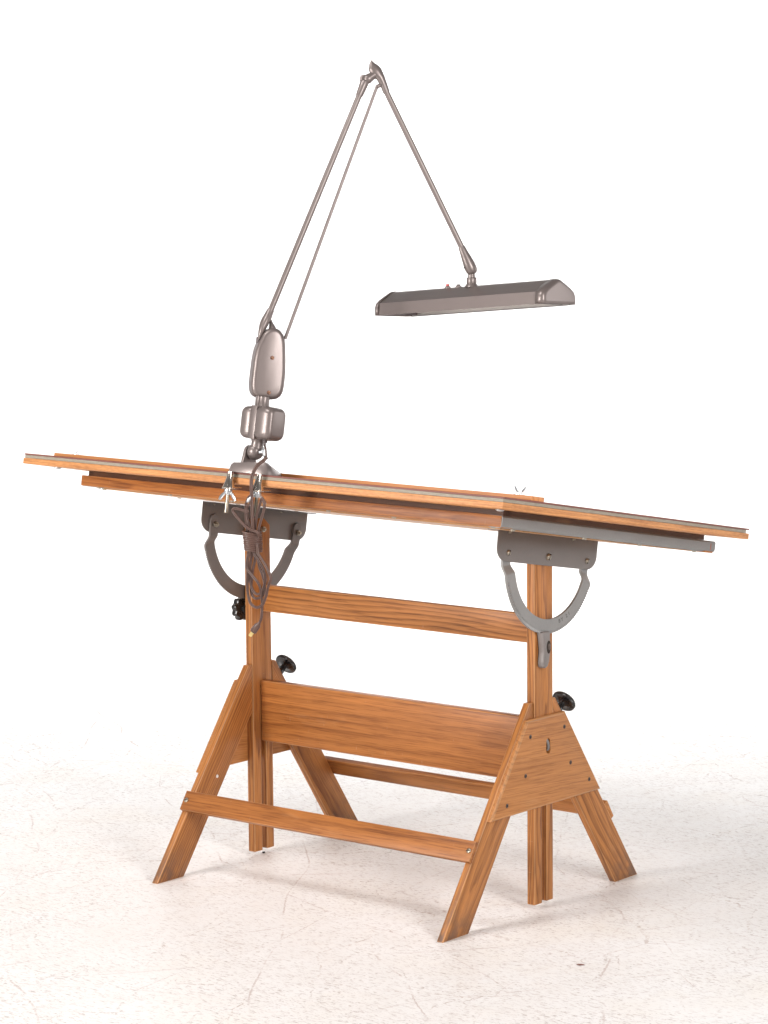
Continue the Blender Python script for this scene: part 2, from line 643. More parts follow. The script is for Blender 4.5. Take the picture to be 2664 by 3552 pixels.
# local (x along wall, y up, z normal): rotate mesh so that object Z stays up
me_m = Matrix(((1, 0, 0, 0), (0, 0, -1, 0), (0, 1, 0, 0), (0, 0, 0, 1)))
bm2 = bmesh.new()
join(bm2, bm, me_m)
fw2 = frame(wc, wd, V3((0, 0, 1)).cross(wd), (0, 0, 1))
tag(obj('wall', bm2, WALLM, fw2), kind='structure')

# ------------------------------------------------------------------ drafting table
BO = V3((0.74962434, -0.55091564, 1.05195083))
U = V3((0.99984541, -0.01619779, -0.00684029))
V = V3((0.01480028, 0.98534413, -0.16993498))
W = V3((0.00949261, 0.16980747, 0.98543154))
FB = frame(BO, U, V, W)                     # grain along U
BL, BD = 1.524, 1.012


def bp(u, v, w_):
    return BO + U * u + V * v + W * w_


def FV(u0):                                  # local x along V, y along -U, z along W, origin at u0
    return frame(BO + U * u0, V, -U, W)


T = tag(empty('drafting_table', (0, 0, 0)),
        'tall oak drafting table with tilted drawing board on trestle legs and grey quadrant brackets', 'table')

A_, TL, F_, LW, TF, PP, ZT, LN = .4659, .0187, .4072, .1000, .0534, .0385, .512, -.0104
PX, PT, PB = .4645, .0232, .0115


def wonk(bm, amp=.0004, fr=9.0, seed=0.0):
    for v in bm.verts:
        q = v.co * fr + V3((seed, seed * 2, seed * 3))
        v.co += V3((mnoise.noise(q), mnoise.noise(q + V3((5, 5, 5))), mnoise.noise(q + V3((9, 1, 3))))) * amp


def yz_part(name, pts, grain, x_in, x_out, side, lean, mats, bevel=.0022, hole=None, org=None, big_bevel=0):
    """pts in world (y,z); grain is the (dy,dz) grain direction; the plate spans |x| from x_in to x_out"""
    gy, gz = V3((grain[0], grain[1])).normalized() if False else (grain[0] / math.hypot(*grain), grain[1] / math.hypot(*grain))
    ex = V3((side * lean * gz, gy, gz)).normalized()
    up = V3((side * lean * gy * -1, -gz, gy))
    ez = V3((side, 0, -lean)).normalized()
    ex = (ex - ez * ex.dot(ez)).normalized()
    ey = ez.cross(ex)
    org = org or pts[0]
    o = V3((side * (x_in + lean * org[1]), org[0], org[1]))
    fr = frame(o, ex, ey, ez)
    loc = []
    for y, z in pts:
        q = V3((side * (x_in + lean * z), y, z)) - o
        loc.append((q.dot(ex), q.dot(ey)))
    # keep orientation counter-clockwise
    ar = sum(loc[i][0] * loc[(i + 1) % len(loc)][1] - loc[(i + 1) % len(loc)][0] * loc[i][1] for i in range(len(loc)))
    if ar < 0:
        loc = loc[::-1]
    bm = bmesh.new()
    if not hole:
        prism(bm, loc, 0, x_out - x_in, bevel)
    else:
        hl = []
        for y, z in hole:
            q = V3((side * (x_in + lean * z), y, z)) - o
            hl.append((q.dot(ex), q.dot(ey)))
        t = x_out - x_in
        ov = [bm.verts.new((x, y, t)) for x, y in loc]
        hv = [bm.verts.new((x, y, t)) for x, y in hl]
        oe = [bm.edges.new((ov[i], ov[(i + 1) % len(ov)])) for i in range(len(ov))]
        he = [bm.edges.new((hv[i], hv[(i + 1) % len(hv)])) for i in range(len(hv))]
        bmesh.ops.triangle_fill(bm, use_beauty=True, edges=oe + he)
        r = bmesh.ops.extrude_face_region(bm, geom=bm.faces[:])
        for e in r['geom']:
            if isinstance(e, bmesh.types.BMVert):
                e.co.z -= t
        bmesh.ops.recalc_face_normals(bm, faces=bm.faces)
        bm.edges.ensure_lookup_table()
        ovs = set(ov)
        be = [e for e in bm.edges if e.verts[0] in ovs and e.verts[1] in ovs and abs(e.calc_face_angle(0)) > .5]
        r = bmesh.ops.bevel(bm, geom=be, offset=big_bevel, segments=3, profile=.5, affect='EDGES', clamp_overlap=True)
        for f in r['faces']:
            f.material_index = 1
    return obj(name, bm, mats, fr, T, smooth=50), fr


def legs(side):
    sl = (F_ - TF) / ZT
    yk = (-PP - .0008)
    zk = (F_ - LW - .0393) / sl
    front = [(-F_, 0), (-F_ + LW, 0), (yk, zk), (yk, ZT), (-TF, ZT)]
    yb = PP + .0035
    zb = (F_ - LW - yb) / sl
    back = [(F_, 0), (F_ - LW, 0), (yb, zb), (yb, ZT), (TF, ZT)]
    yz_part('leg', front, (F_ - TF, ZT), A_ - TL, A_, side, LN, [LEGW, WOODW], .0020)
    yz_part('leg', back, (-(F_ - TF), ZT), A_ - TL, A_, side, LN, [LEGW, WOODW], .0020)


def gusset(side):
    G = .0125
    pts = [(-.2296, .2548), (.2296, .2548), (.0785, .4752), (-.0785, .4752)]
    hole = []
    for i in range(20):
        a = 2 * PI * i / 20
        y, z = .0078 * math.cos(a), .0078 * math.sin(a)
        zc = .412 if math.sin(a) > 0 else .391
        hole.append((.005 + y * (1 if math.sin(a) > 0 else 1.15), zc + z * (1 if math.sin(a) > 0 else 1.2)))
    pl, fr = yz_part('gusset', pts, (1, -.06), A_, A_ + G, side, LN, [GUSW, WOODW], hole=hole, big_bevel=.0055)
    pl_ = pl
    for (y, z) in ((-.0684, .4348), (.0729, .4377), (.0979, .3446), (-.0896, .3426), (.1772, .2891), (-.1658, .2837)):
        q = V3((side * (A_ + G + LN * z), y, z))
        obj('screw', screw_bm(.0053, .0010), [SCREWB, HOLEM], frame_z(q, (side, 0, 0), (0, .8, .6)), pl_, smooth=True)
        if side < 0:
            q = V3((side * (A_ - TL + LN * z), y, z))
    # height stop seen through the slot
    b = bmesh.new()
    pts2 = [(0, .0055, .418), (.0015, .0060, .413), (.003, .0075, .406), (.0035, .0085, .399), (.003, .0080, .392), (0, .0060, .388)]
    loft(b, [V3((side * (A_ + LN * .4 + .0068 + p[0]), p[1] + .0015, p[2])) for p in pts2], [.0026, .004, .0048, .0048, .0046, .0026], [.0012] * 6, (side, 0, 0), 12)
    obj('stop_hook', b, GREY, None, pl_, smooth=True)
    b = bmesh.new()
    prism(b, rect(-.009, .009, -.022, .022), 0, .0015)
    obj('slot_shade_sheet', b, HOLEM, frame(V3((side * (A_ + LN * .4 + .0012), .005, .402)), (0, side, 0), (0, 0, 1), (side, 0, 0)), pl_)  # near-black sheet added behind the slot, its colour gives the shade inside
    return pl


def post(side):
    """square post, forked by a slot at the lower end; local x is up"""
    y0, y1 = -PP, PP
    s0, s1, sz = -.0075, .0115, .455
    top = .8935
    # (z, y) outline, slot open at the bottom
    pl = [(PB, y0), (PB, s0), (sz, s0), (sz, s1), (PB + .001, s1), (PB + .001, y1), (.8727, y1 - .001), (top - .0015, .0155), (top, -.012), (.874, y0)]
    t = PT
    o = V3((side * (PX - PT), 0, 0))
    ez = V3((side, 0, 0))
    ex = V3((0, 0, 1))
    ey = ez.cross(ex)
    loc = [(z, y * ey.y) for z, y in pl]
    ar = sum(loc[i][0] * loc[(i + 1) % len(loc)][1] - loc[(i + 1) % len(loc)][0] * loc[i][1] for i in range(len(loc)))
    if ar < 0:
        loc = loc[::-1]
    bm = bmesh.new()
    prism(bm, loc, 0, t, .0022)
    return obj('post', bm, [WOOD, WOODW], frame(o, ex, ey, ez), T, smooth=50)


for sd in (1, -1):
    legs(sd)
    gusset(sd)
    post(sd)

XI = PX - PT - .0006


def xbeam(name, prof, mats, half, bevel=.0020):
    """beam along X with (y,z) profile prof"""
    y0, z0 = prof[0]
    loc = [(y - y0, z - z0) for y, z in prof]
    ar = sum(loc[i][0] * loc[(i + 1) % len(loc)][1] - loc[(i + 1) % len(loc)][0] * loc[i][1] for i in range(len(loc)))
    if ar < 0:
        loc = loc[::-1]
    b2 = bmesh.new()
    prism(b2, loc, -half, half, bevel)
    bm = bmesh.new()
    # prism axes (y,z,x) -> local (x,y,z)
    join(bm, b2, Matrix(((0, 0, 1, 0), (1, 0, 0, 0), (0, 1, 0, 0), (0, 0, 0, 1))))
    return obj(name, bm, mats, Matrix.Translation((0, y0, z0)), T, smooth=50)


xbeam('cross_board', [(-.0088, .3062), (.0159, .3062), (.0159, .4670), (-.0088, .4670)], [RAILW, RAILWW], XI, .003)
xbeam('stretcher', [(.002, .6484), (.0205, .6484), (.0205, .7182), (.002, .7182)], [WOOD, WOODW], XI)
fr1 = xbeam('foot_rail', [(-.2737, .2168), (-.3019, .1725), (-.2906, .1647), (-.2624, .2090)], [RAILW, RAILWW], .4640, .0015)
fr2 = xbeam('foot_rail', [(.2737, .2168), (.3019, .1725), (.2906, .1647), (.2624, .2090)], [WOOD, WOODW], .4640, .0015)
for sx_ in (-.452, .4535):
    obj('screw', screw_bm(.0062, .0022, '-'), [BRASSY, HOLEM], frame_z((sx_, -.2886, .1955), (0, -.843, .537), (1, .1, .2)), fr1, smooth=True)
    obj('screw', screw_bm(.0062, .0022, '-'), [BRASSY, HOLEM], frame_z((sx_, .2886, .1955), (0, .843, .537)), fr2, smooth=True)
# white paint drips on the inner side of the back rail and of a leg
for i, (x_, y_, z_, r_) in enumerate(((-.418, .2806, .188, .0022), (-.405, .2790, .190, .0018), (-.385, .2840, .181, .0028), (-.430, .2850, .179, .002))):
    b = bmesh.new()
    lathe(b, [(r_, -.0006), (r_ * .8, .0004), (0, .0008)], 10)
    obj('paint_drip', b, WHITEP, frame_z((x_, y_, z_), (0, -.843, -.537)), fr2, smooth=True)

b = bmesh.new()
lathe(b, [(.0048, -.0006), (.0040, .0004), (0, .0008)], 14)
obj('paint_drip', b, WHITEP, frame_z((-(A_ - TL) + .0104 * .26 * 1.0, -.178, .2395), (1, 0, 0)), T, smooth=True)

# ---- drawing board
bm = bmesh.new()
box(bm, -BL, 0, 0, BD, 0, .0149, .0014)
board = obj('drawing_board', bm, [BOARDW, BOARDW], FB, T, smooth=50)
bm = bmesh.new()
box(bm, -BL + .004, -.002, .0012, BD - .012, .0151, .0228, .0004, 1)
obj('plywood_layer', bm, [PLYW, PLYW], FB, board)
bm = bmesh.new()
box(bm, -BL + .003, 0, 0, BD - .001, .02285, .0268, .0007, 1)
obj('vinyl_cover', bm, [VINYL, VINYL], FB, board)

# ---- straightedge batten with its wing nuts
bm = bmesh.new()
box(bm, -1.5205, .0005, .1015, .1490, .0269, .0368, .0008)
bat = obj('batten', bm, [BATTW, BATTW], FB, T, smooth=50)
for u_ in (-.052, -1.462):
    b = bmesh.new()
    lathe(b, [(.0125, .0), (.0125, .0014), (.006, .0015), (0, .0015)], 24)
    obj('washer', b, ZINC, frame_z(bp(u_, .125, .0368), W, U), bat, smooth=True)
    obj('wing_nut', wingnut_bm(.88), ZINC, frame_z(bp(u_, .125, .0384), W, V3((1, .55 if u_ > -1 else .3, 0))), bat, smooth=True)
    b = bmesh.new()
    lathe(b, [(.010, 0), (.010, .0012), (.0075, .0035), (.003, .005), (0, .0052)], 20)
    obj('bolt_head', b, ZINC, frame_z(bp(u_ - .012, .075, -.0002), -W, U), bat, smooth=True)

# ---- under-frame
RS = -.0405
RU0, RU1, RV0, RV1, RW0, RW1 = -1.434, -.090, .1226, 1.0055, -.0425, -.0128
bm = bmesh.new()
box(bm, RU0, RU1 - .003, RV0, RV0 + .045, -.0395, RW1, .0015)
frail = obj('front_rail', bm, [RAILW, RAILWW], FB, T, smooth=50)
bm = bmesh.new()
box(bm, RU0, RU1 - .003, RV1 - .045, RV1 - .004, RW0, RW1, .0015)
brail = obj('back_rail', bm, [RAILW, RAILWW], FB, T, smooth=50)
for u_ in (-1.39, -1.14, -.93, -.62, -.42, -.13):
    b = screw_bm(.0058, .0032, '-')
    obj('screw', b, [BRASSY, HOLEM], frame_z(bp(u_, RV0 + .022, -.0395), -W, U), frail, smooth=True)
for u0, sg in ((RU1, 1), (RU0, -1)):
    # steel angle: outer web with rolled top and bottom lips
    pr = []
    bm = bmesh.new()
    fv = FV(u0)
    # profile in (y=-U inward, z=W): channel opening inward
    yo = 0 if sg > 0 else 0
    q = [(0.0, RS + .009), (.0007, RS + .0056), (.0026, RS + .0026), (.0056, RS + .0007), (.009, RS), (.036, RS), (.036, RS + .0022), (.0045, RS + .0022), (.0022, RS + .005), (.0022, RW1 - .003), (.0045, RW1 - .0022), (.036, RW1 - .0022), (.036, RW1), (.0035, RW1), (0.0, RW1 - .0035)]
    if sg < 0:
        q = [(-y, z) for y, z in q][::-1]
    b2 = bmesh.new()
    prism(b2, q, RV0 + .0005, RV1, 0)
    join(bm, b2, Matrix(((0, 0, 1, 0), (1, 0, 0, 0), (0, 1, 0, 0), (0, 0, 0, 1))))
    mr = obj('steel_rail', bm, [GREYL, GREYL], fv, T, smooth=40)
    for v_ in (.19, .47, .70, .94):
        obj('screw', screw_bm(.0060, .0045, '-'), [BRASSY, HOLEM], frame_z(bp(u0 - sg * .018, v_, RS), -W, V), mr, smooth=True)
    if sg > 0:
        b = bmesh.new()
        box(b, RV1 - .022, RV1 - .0195, -.0006, .0002, RW0 + .008, RW1 - .006)
        obj('paint_mark', b, LINEM, fv, mr)
    # wood side bearer behind the steel and packing strip between frame and board, shade in its colour
    bm = bmesh.new()
    ui = u0 - sg * .040
    lo_y, hi_y = sorted((0, sg * .035))
    box(bm, RV0 + .05, RV1 - .05, lo_y, hi_y, RW0 + .001, RW1, .001)
    obj('side_bearer', bm, [RAILW, RAILWW], FV(ui), T)
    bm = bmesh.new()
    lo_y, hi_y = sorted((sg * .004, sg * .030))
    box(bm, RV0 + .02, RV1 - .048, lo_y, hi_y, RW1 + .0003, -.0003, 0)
    obj('packing_strip', bm, [SHADEW, SHADEW], FV(u0), T)
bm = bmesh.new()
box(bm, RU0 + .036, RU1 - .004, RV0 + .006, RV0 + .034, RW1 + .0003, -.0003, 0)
obj('packing_strip', bm, [SHADEW, SHADEW], FB, T)

bm = bmesh.new()
box(bm, RU0 + .038, RU1 - .038, RV0 + .0455, RV1 - .0455, RW0 - .0004, RW0 + .0050, .0006)
obj('bottom_panel', bm, [LITW, LITW], FB, T)

# ---- hinge plates, quadrants
SV = (.4196, .5840, .7480)
SW = -.0945


def plate(side):
    ref = V3((side * (PX + .0015), 0, 0))
    # centre of pivot in world yz, plate axes follow the tilt of the board
    vy = V3((0, V.y, V.z)).normalized()
    wy = V3((0, W.y, W.z)).normalized()
    piv = V3((side * PX, .0150 if side > 0 else .0040, .8615 if side > 0 else .8645))
    du = (-.0025 if side > 0 else .0005)
    half = .2085
    r = .046
    lo, hi = -.0215, (.0525 if side > 0 else .0565)
    def P(v_, w_):
        return (v_, w_)
    poly = [(-half, hi), (-half, lo + r * .4)]
    for i in range(9):
        a = PI + (PI / 2) * i / 8
        poly.append((-half + r + r * math.cos(a), lo + r * .55 + r * .55 * math.sin(a) - 0.0))
    poly = [(-half, hi)]
    for i in range(11):
        a = PI + (PI / 2) * i / 10
        poly.append((-half + .040 + .040 * math.cos(a) + (0), lo + .034 + .034 * math.sin(a)))
    for i in range(11):
        a = 1.5 * PI + (PI / 2) * i / 10
        poly.append((half - .040 + .040 * math.cos(a), lo + .034 + .034 * math.sin(a)))
    poly.append((half, hi))
    o = V3((side * (PX + .0008), piv.y, piv.z)) + vy * du
    ez = V3((side, 0, 0))
    ex = vy * 1.0
    ey = ez.cross(ex)
    s_ = 1 if ey.dot(wy) > 0 else -1
    loc = [(a, b * s_) for a, b in poly]
    ar = sum(loc[i][0] * loc[(i + 1) % len(loc)][1] - loc[(i + 1) % len(loc)][0] * loc[i][1] for i in range(len(loc)))
    if ar < 0:
        loc = loc[::-1]
    bm = bmesh.new()
    prism(bm, loc, 0, .0026, .0006, 2, 0)
    # flange bent inward at the top, screwed to the bearer
    lo_, hi_ = sorted((s_ * (hi - .0026), s_ * hi))
    prism(bm, rect(-half, half, lo_, hi_), -.030, .0, 0, 2, 0)
    fr = frame(o, ex, ey, ez)
    pl = obj('hinge_plate', bm, GREY, fr, T, smooth=40)
    # cross bearer over the flange
    bm = bmesh.new()
    u_c = -.287 if side > 0 else -1.2255
    box(bm, RV0 + .046, RV1 - .046, -.020, .028, RW0 + .0056, RW1 - .0006, .001)
    obj('cross_bearer', bm, [RAILW, RAILWW], FV(u_c), T)
    for i, dv in enumerate((-.1645, 0, .1645)):
        c_ = o + vy * (dv - du) + ez * .0026
        h = .0058 if i == 1 else .0050
        rr = .0088 if i == 1 else .0070
        b = bmesh.new()
        lathe(b, [(rr, -.001), (rr, .0006), (rr * .93, h * .5), (rr * .7, h * .85), (rr * .3, h), (0, h)], 24)
        b2 = bmesh.new()
        box(b2, -rr * .9, rr * .9, -rr * .11, rr * .11, h * .55, h + .0002, bmat=0)
        for f in b2.faces:
            f.material_index = 1
        join(b, b2)
        obj('bolt', b, [BRASSY, HOLEM], frame_z(c_, ez, V3((0, .5, .86))), pl, smooth=True)
        # nut on the inner side
        inner = o + vy * (dv - du) - ez * (.009 if i != 1 else PT + .004)
        b = bmesh.new()
        lathe(b, [(.0075, 0), (.0075, .006), (.0040, .0062), (.0038, .011), (0, .0112)], 6 if i != 1 else 20)
        obj('nut', b, BRASSY, frame_z(inner, -ez, V3((0, .8, .5))), pl, smooth=30)
    # screws along the flange
    for dv in (-.165, .10):
        b = screw_bm(.0058, .0028, '-')
        obj('screw', b, [BRASSY, HOLEM], frame_z(o + vy * dv + wy * (hi + .0) - ez * -.004 - wy * .004, -wy + ez * .6, V3((1, 0, 0))), pl, smooth=True)
    # ---- quadrant
    R = .1645
    rin, rout = .1500, .1850
    bm = bmesh.new()
    N = 360
    rings = []
    th0 = math.radians(-90)
    th1 = math.radians(90)
    ext = .026
    samples = []
    for i in range(6):
        samples.append(('ext', th0, ext * (1 - i / 6)))
    for i in range(N + 1):
        samples.append(('arc', th0 + (th1 - th0) * i / N, 0))
    for i in range(1, 7):
        samples.append(('ext', th1, ext * i / 6))
    def smooth01(x):
        x = max(0, min(1, x))
        return x * x * (3 - 2 * x)
    out_off = .0135
    for kind, th, e in samples:
        dirv = vy * math.sin(th) - wy * math.cos(th)
        dega = math.degrees(abs(th))
        # distance below the bolt line controls the crank outward
        below = R * math.cos(th)
        jog = 1 - smooth01((dega - 71.5) / 9.0)
        xo = side * (PX - .0062 + jog * out_off)
        ri, ro = rin, rout
        if dega > 70:
            kk = smooth01((dega - 70) / 12)
            ri = rin + (R - .0145 - rin) * kk
            ro = rout + (R + .0145 - rout) * kk
        if kind == 'ext':
            # rounded end above the bolt
            f = e / ext
            hw = .0145 * math.sqrt(max(0.02, 1 - max(0, (f - .45) / .55) ** 2))
            ri, ro = R - hw, R + hw
        tooth = 0
        teeth = 1.0
        if kind == 'arc' and dega < 68:
            ph = int(round(math.degrees(th) * 2)) % 4
            tooth = 1 if ph < 2 else 0
        base = V3((xo, piv.y, piv.z)) + wy * (e if kind == 'ext' else 0)
        tk = .0062
        rn = ro - .0075
        cham = .0026
        pts_ = [(ri, 0), (ri, tk), (rn, tk), (rn + .0006, tk - .0001), (ro, tk - .0004), (ro, 0)]
        if kind == 'arc' and dega < 68 and not tooth:
            pts_[2] = (rn, tk)
            pts_[3] = (rn + .0006, tk - .0017)
            pts_[4] = (ro - .0005, tk - .0019)
        rings.append([bm.verts.new(base + dirv * rr + V3((side, 0, 0)) * xx) for rr, xx in pts_])
    for a, b in zip(rings[:-1], rings[1:]):
        n_ = len(a)
        for j in range(n_):
            bm.faces.new((a[j], a[(j + 1) % n_], b[(j + 1) % n_], b[j]))
    bm.faces.new(rings[0])
    bm.faces.new(rings[-1][::-1])
    qd = obj('tilt_quadrant', bm, GREYL if side > 0 else GREY, None, T, smooth=35)
    if side > 0:
        for txt, th in (('B', 21), ('Y', 25), ('2', 32), ('1', 36)):
            cu = bpy.data.curves.new('mark', 'FONT')
            cu.body = txt
            cu.size = .0130
            cu.extrude = .0002
            cu.align_x = 'CENTER'
            cu.align_y = 'CENTER'
            to = bpy.data.objects.new('tmp', cu)
            me = bpy.data.meshes.new_from_object(to)
            me.materials.append(MARKM)
            bpy.data.objects.remove(to)
            t_ = math.radians(th)
            dirv = vy * math.sin(t_) - wy * math.cos(t_)
            tang = vy * math.cos(t_) + wy * math.sin(t_)
            o_ = V3((side * (PX - .0062 + out_off + .0062 + .00015), piv.y, piv.z)) + dirv * .1625
            mo = bpy.data.objects.new('stamped_letter', me)
            put(mo, frame(o_, tang, -dirv, tang.cross(-dirv)), qd)
    return pl


plate(1)
plate(-1)

# ---- tilt latch on the right post
b = bmesh.new()
pf = [(-.0340, .6900), (-.0050, .6880), (-.0030, .640), (-.008, .6150), (-.014, .6035), (-.024, .5995), (-.0305, .6035), (-.0315, .615), (-.0280, .640), (-.0300, .660)]
q0 = V3((PX + .0009, .003, -.004))
prism(b, [(y, z) for y, z in pf], 0, .0200, .0035, 3, 0)
latch = obj('tilt_latch', b, [GREY, GREY], frame(q0, (0, 1, 0), (0, 0, 1), (1, 0, 0)), T, smooth=40)
b = bmesh.new()
loft(b, [(-.001, -.0100, 0), (-.001, -.007, 0), (-.001, -.003, 0), (-.001, .003, 0), (-.001, .007, 0), (-.001, .0100, 0)], [.0015, .0042, .0055, .0055, .0042, .0015], [.0015, .0035, .0046, .0046, .0035, .0015], (1, 0, 0), 20)
obj('latch_screw', b, [SCREWB, HOLEM], frame(V3((PX + .0200, -.0060, .6470)), (1, 0, 0), (0, 0, 1), (0, -1, 0)), latch, smooth=True)
b = bmesh.new()
prism(b, [(.010 * math.cos(a * PI / 12) * .8, .016 * math.sin(a * PI / 12)) for a in range(24)], 0, .0006)
obj('latch_recess_shade', b, HOLEM, frame(V3((PX + .0209, -.0085, .6465)), (0, 1, 0), (0, 0, 1), (1, 0, 0)), latch)  # dark disc laid on the face, its colour stands for a hollow's shade

# ---- black knobs
def lobed_knob():
    """seven-lobed tightening knob, axis +Z from its seat"""
    bm = bmesh.new()
    def mod(a, r, z):
        return 1 + (.075 * math.cos(9 * a) if r > .026 else 0)
    lathe(bm, [(.012, 0), (.012, .008), (.020, .010), (.0290, .012), (.0305, .015), (.0305, .026), (.0285, .029), (.018, .031), (0, .031)], 108, mod)
    return bm


def round_knob():
    """dished round knob with a hub, seat at z=0, rim far end"""
    bm = bmesh.new()
    def mod(a, r, z):
        return 1 + (.012 * math.cos(60 * a) if r > .0268 else 0)
    lathe(bm, [(.0095, -.004), (.0098, .004), (.0085, .008), (.0075, .014), (.0085, .019), (.0125, .022), (.018, .0235), (.0225, .0245), (.0285, .0240), (.0303, .0262), (.0305, .031), (.0295, .0335), (.020, .036), (0, .037)], 120, mod)
    return bm


kn = obj('tilt_knob', lobed_knob(), BLACK, frame_z((-(PX + .009), -.020, .6540), (-1, 0, 0), (0, 1, .1)), T, smooth=35)
b = bmesh.new()
lathe(b, [(.0045, 0), (.0045, .02), (0, .02)], 16)
obj('stud', b, BRASSY, frame_z((-(PX - .0005), -.020, .6540), (-1, 0, 0)), kn, smooth=True)
nd = V3((0, .822, .569))
for sx_ in (1, -1):
    c_ = V3((sx_ * .4515, .113, .4965)) - nd * .0300 + V3((0, 0, 0))
    c_ = V3((sx_ * .4500, .0810, .4765))
    obj('height_knob', round_knob(), BLACK, frame_z(c_, nd, (1, 0, 0)), T, smooth=35)
    b = bmesh.new()
    box(b, -.004, .004, 0, .022, -.004, .004, .0008, 1, 0)
    obj('lock_bracket', b, [BRASSY], frame_z((sx_ * (A_ - TL - .004), .045, .438), (1, 0, 0), (0, .3, .9)), T)

# ------------------------------------------------------------------ lamp
LB = V3((-0.0206, -0.4962, 1.1258))
LE = V3((0.62723, 0.76649, -0.13812))
LW_ = W.copy()
LN_ = V3((0.77878, -0.6194, 0.09923))


def lp(e, w_, n_=0.0):
    return LB + LE * e + LW_ * w_ + LN_ * n_


base_pt = bp(-.7715, .03, .0268)
L = tag(empty('desk_lamp', base_pt),
        'taupe metal folding arm lamp with long shade clamped to the drafting table', 'lamp')
FL = frame(LB, LE, LW_, LN_)

# base casting
b = bmesh.new()
bot = [(-.8135, -.006), (-.716, -.007), (-.700, .004), (-.697, .018), (-.722, .070), (-.742, .108), (-.752, .116), (-.766, .116), (-.776, .108), (-.800, .060), (-.816, .020), (-.817, .004)]
top = [(-.8050, -.001), (-.722, -.002), (-.712, .005), (-.712, .015), (-.732, .062), (-.747, .095), (-.754, .102), (-.763, .102), (-.770, .095), (-.790, .055), (-.806, .018), (-.808, .006)]
hz = [.0230, .0280, .0300, .0285, .0190, .0100, .0085, .0085, .0100, .0170, .0230, .0235]
v0 = [b.verts.new(bp(x, y, .0272)) for x, y in bot]
v1 = [b.verts.new(bp(x, y, .0300)) for x, y in bot]
v2 = [b.verts.new(bp((x * .35 + bx * .65), (y * .35 + by * .65), .0270 + h * .72)) for (x, y), (bx, by), h in zip(top, bot, hz)]
v3 = [b.verts.new(bp(x, y, .0270 + h)) for (x, y), h in zip(top, hz)]
n_ = len(bot)
for a_, c_ in ((v0, v1), (v1, v2), (v2, v3)):
    for i in range(n_):
        b.faces.new((a_[i], a_[(i + 1) % n_], c_[(i + 1) % n_], c_[i]))
b.faces.new(v0[::-1])
cc_ = b.verts.new(bp(-.765, .03, .0545))
for i in range(n_):
    b.faces.new((v3[i], v3[(i + 1) % n_], cc_))
# clevis cheek rising from the base on the -U side, and a web up to it
ck = bmesh.new()
cpoly = []
bc = (.030, .0748 + .0015)           # pivot centre in (v, w)
for i in range(15):
    a = PI * i / 14
    cpoly.append((bc[0] + .0185 * math.cos(a), bc[1] + .0185 * math.sin(a)))
cpoly += [(.004, .036), (.060, .036)]
cpoly = [(x, y) for x, y in cpoly]
prism(ck, cpoly, 0, .0075, .0015, 2, 0)
mk_ = frame(bp(-.7905, 0, 0), V, W, U)
join(b, ck, mk_)
obj('base_casting', b, LAMP, None, L, smooth=42)

# clamps on the front edge
for i, u_ in enumerate((-.7990, -.7070)):
    cf = frame_z(bp(u_, -.0155, .0275), -W, U)
    b = bmesh.new()
    lathe(b, [(.0060, 0), (.0062, .004), (.0076, .013), (.0104, .024), (.0138, .0330), (.0150, .0365), (.0156, .0390), (.0140, .0410), (0, .0410)], 30)
    # jaw plate reaching back under the board
    jp = bmesh.new()
    prism(jp, [(-.0135, -.010), (.0135, -.010), (.012, .012), (.006, .040), (-.004, .046), (-.010, .020)], -.0016, .0016, .0006, 2, 0)
    # local here: x=U, y=V(approx), z=-W
    mj = Matrix.Translation((0, 0, .0400)) @ Matrix.Rotation(math.radians(6), 4, 'X')
    # frame_z gives y = (-W) x U = -(W x U) = -V
    for v in jp.verts:
        v.co.y *= -1
    bmesh.ops.reverse_faces(jp, faces=jp.faces)
    join(b, jp, mj)
    cl = obj('clamp', b, NICKEL, cf, L, smooth=40)
    obj('threaded_rod', rod_bm(.0052, .036, .0985), BRASSY, cf, cl, smooth='all')
    wf = frame_z(bp(u_, -.0155, .0275 - .0425), -W, (U if i == 0 else (U * .25 + V)))
    obj('wing_nut', wingnut_bm(1.5, 0), ZINC, wf, cl, smooth=True)

# pivot ball with its stub
b = bmesh.new()
pc = bp(-.7665, .030, .0800)
for fr_, rx_ in ((frame_z(pc, U, V), .0185),):
    b2 = bmesh.new()
    lathe(b2, [(.0, -.0130), (.0160, -.0135), (.0192, -.009), (.0201, -.003), (.0190, .004), (.0160, .0100), (.0115, .0138), (.0085, .0146), (0, .0146)], 36)
    join(b, b2, fr_)
b2 = bmesh.new()
lathe(b2, [(.0145, .000), (.0150, .012), (.0140, .022), (.0150, .027), (.0175, .031), (.0190, .034), (0, .034)], 30)
join(b, b2, frame_z(pc + U * .0015, W, U))
obj('pivot_joint', b, LAMP, None, L, smooth=40)
pw = obj('wing_nut', wingnut_bm(1.0), ZINC, frame_z(pc + U * .0146, U, V3((0, .25, -.9))), L, smooth=True)

# ballast box: two rounded cans either side of a band
cb = bp(-.7590, .030, .0763 + .0722)
def rbox(hx, hy, hz, r, seg=5):
    b2 = bmesh.new()
    box(b2, -hx, hx, -hy, hy, -hz, hz, r, seg, 0)
    return b2


bf = frame(cb, U, V, W)
b = bmesh.new()
j = rbox(.0090, .0340, .0415, .0012, 2)
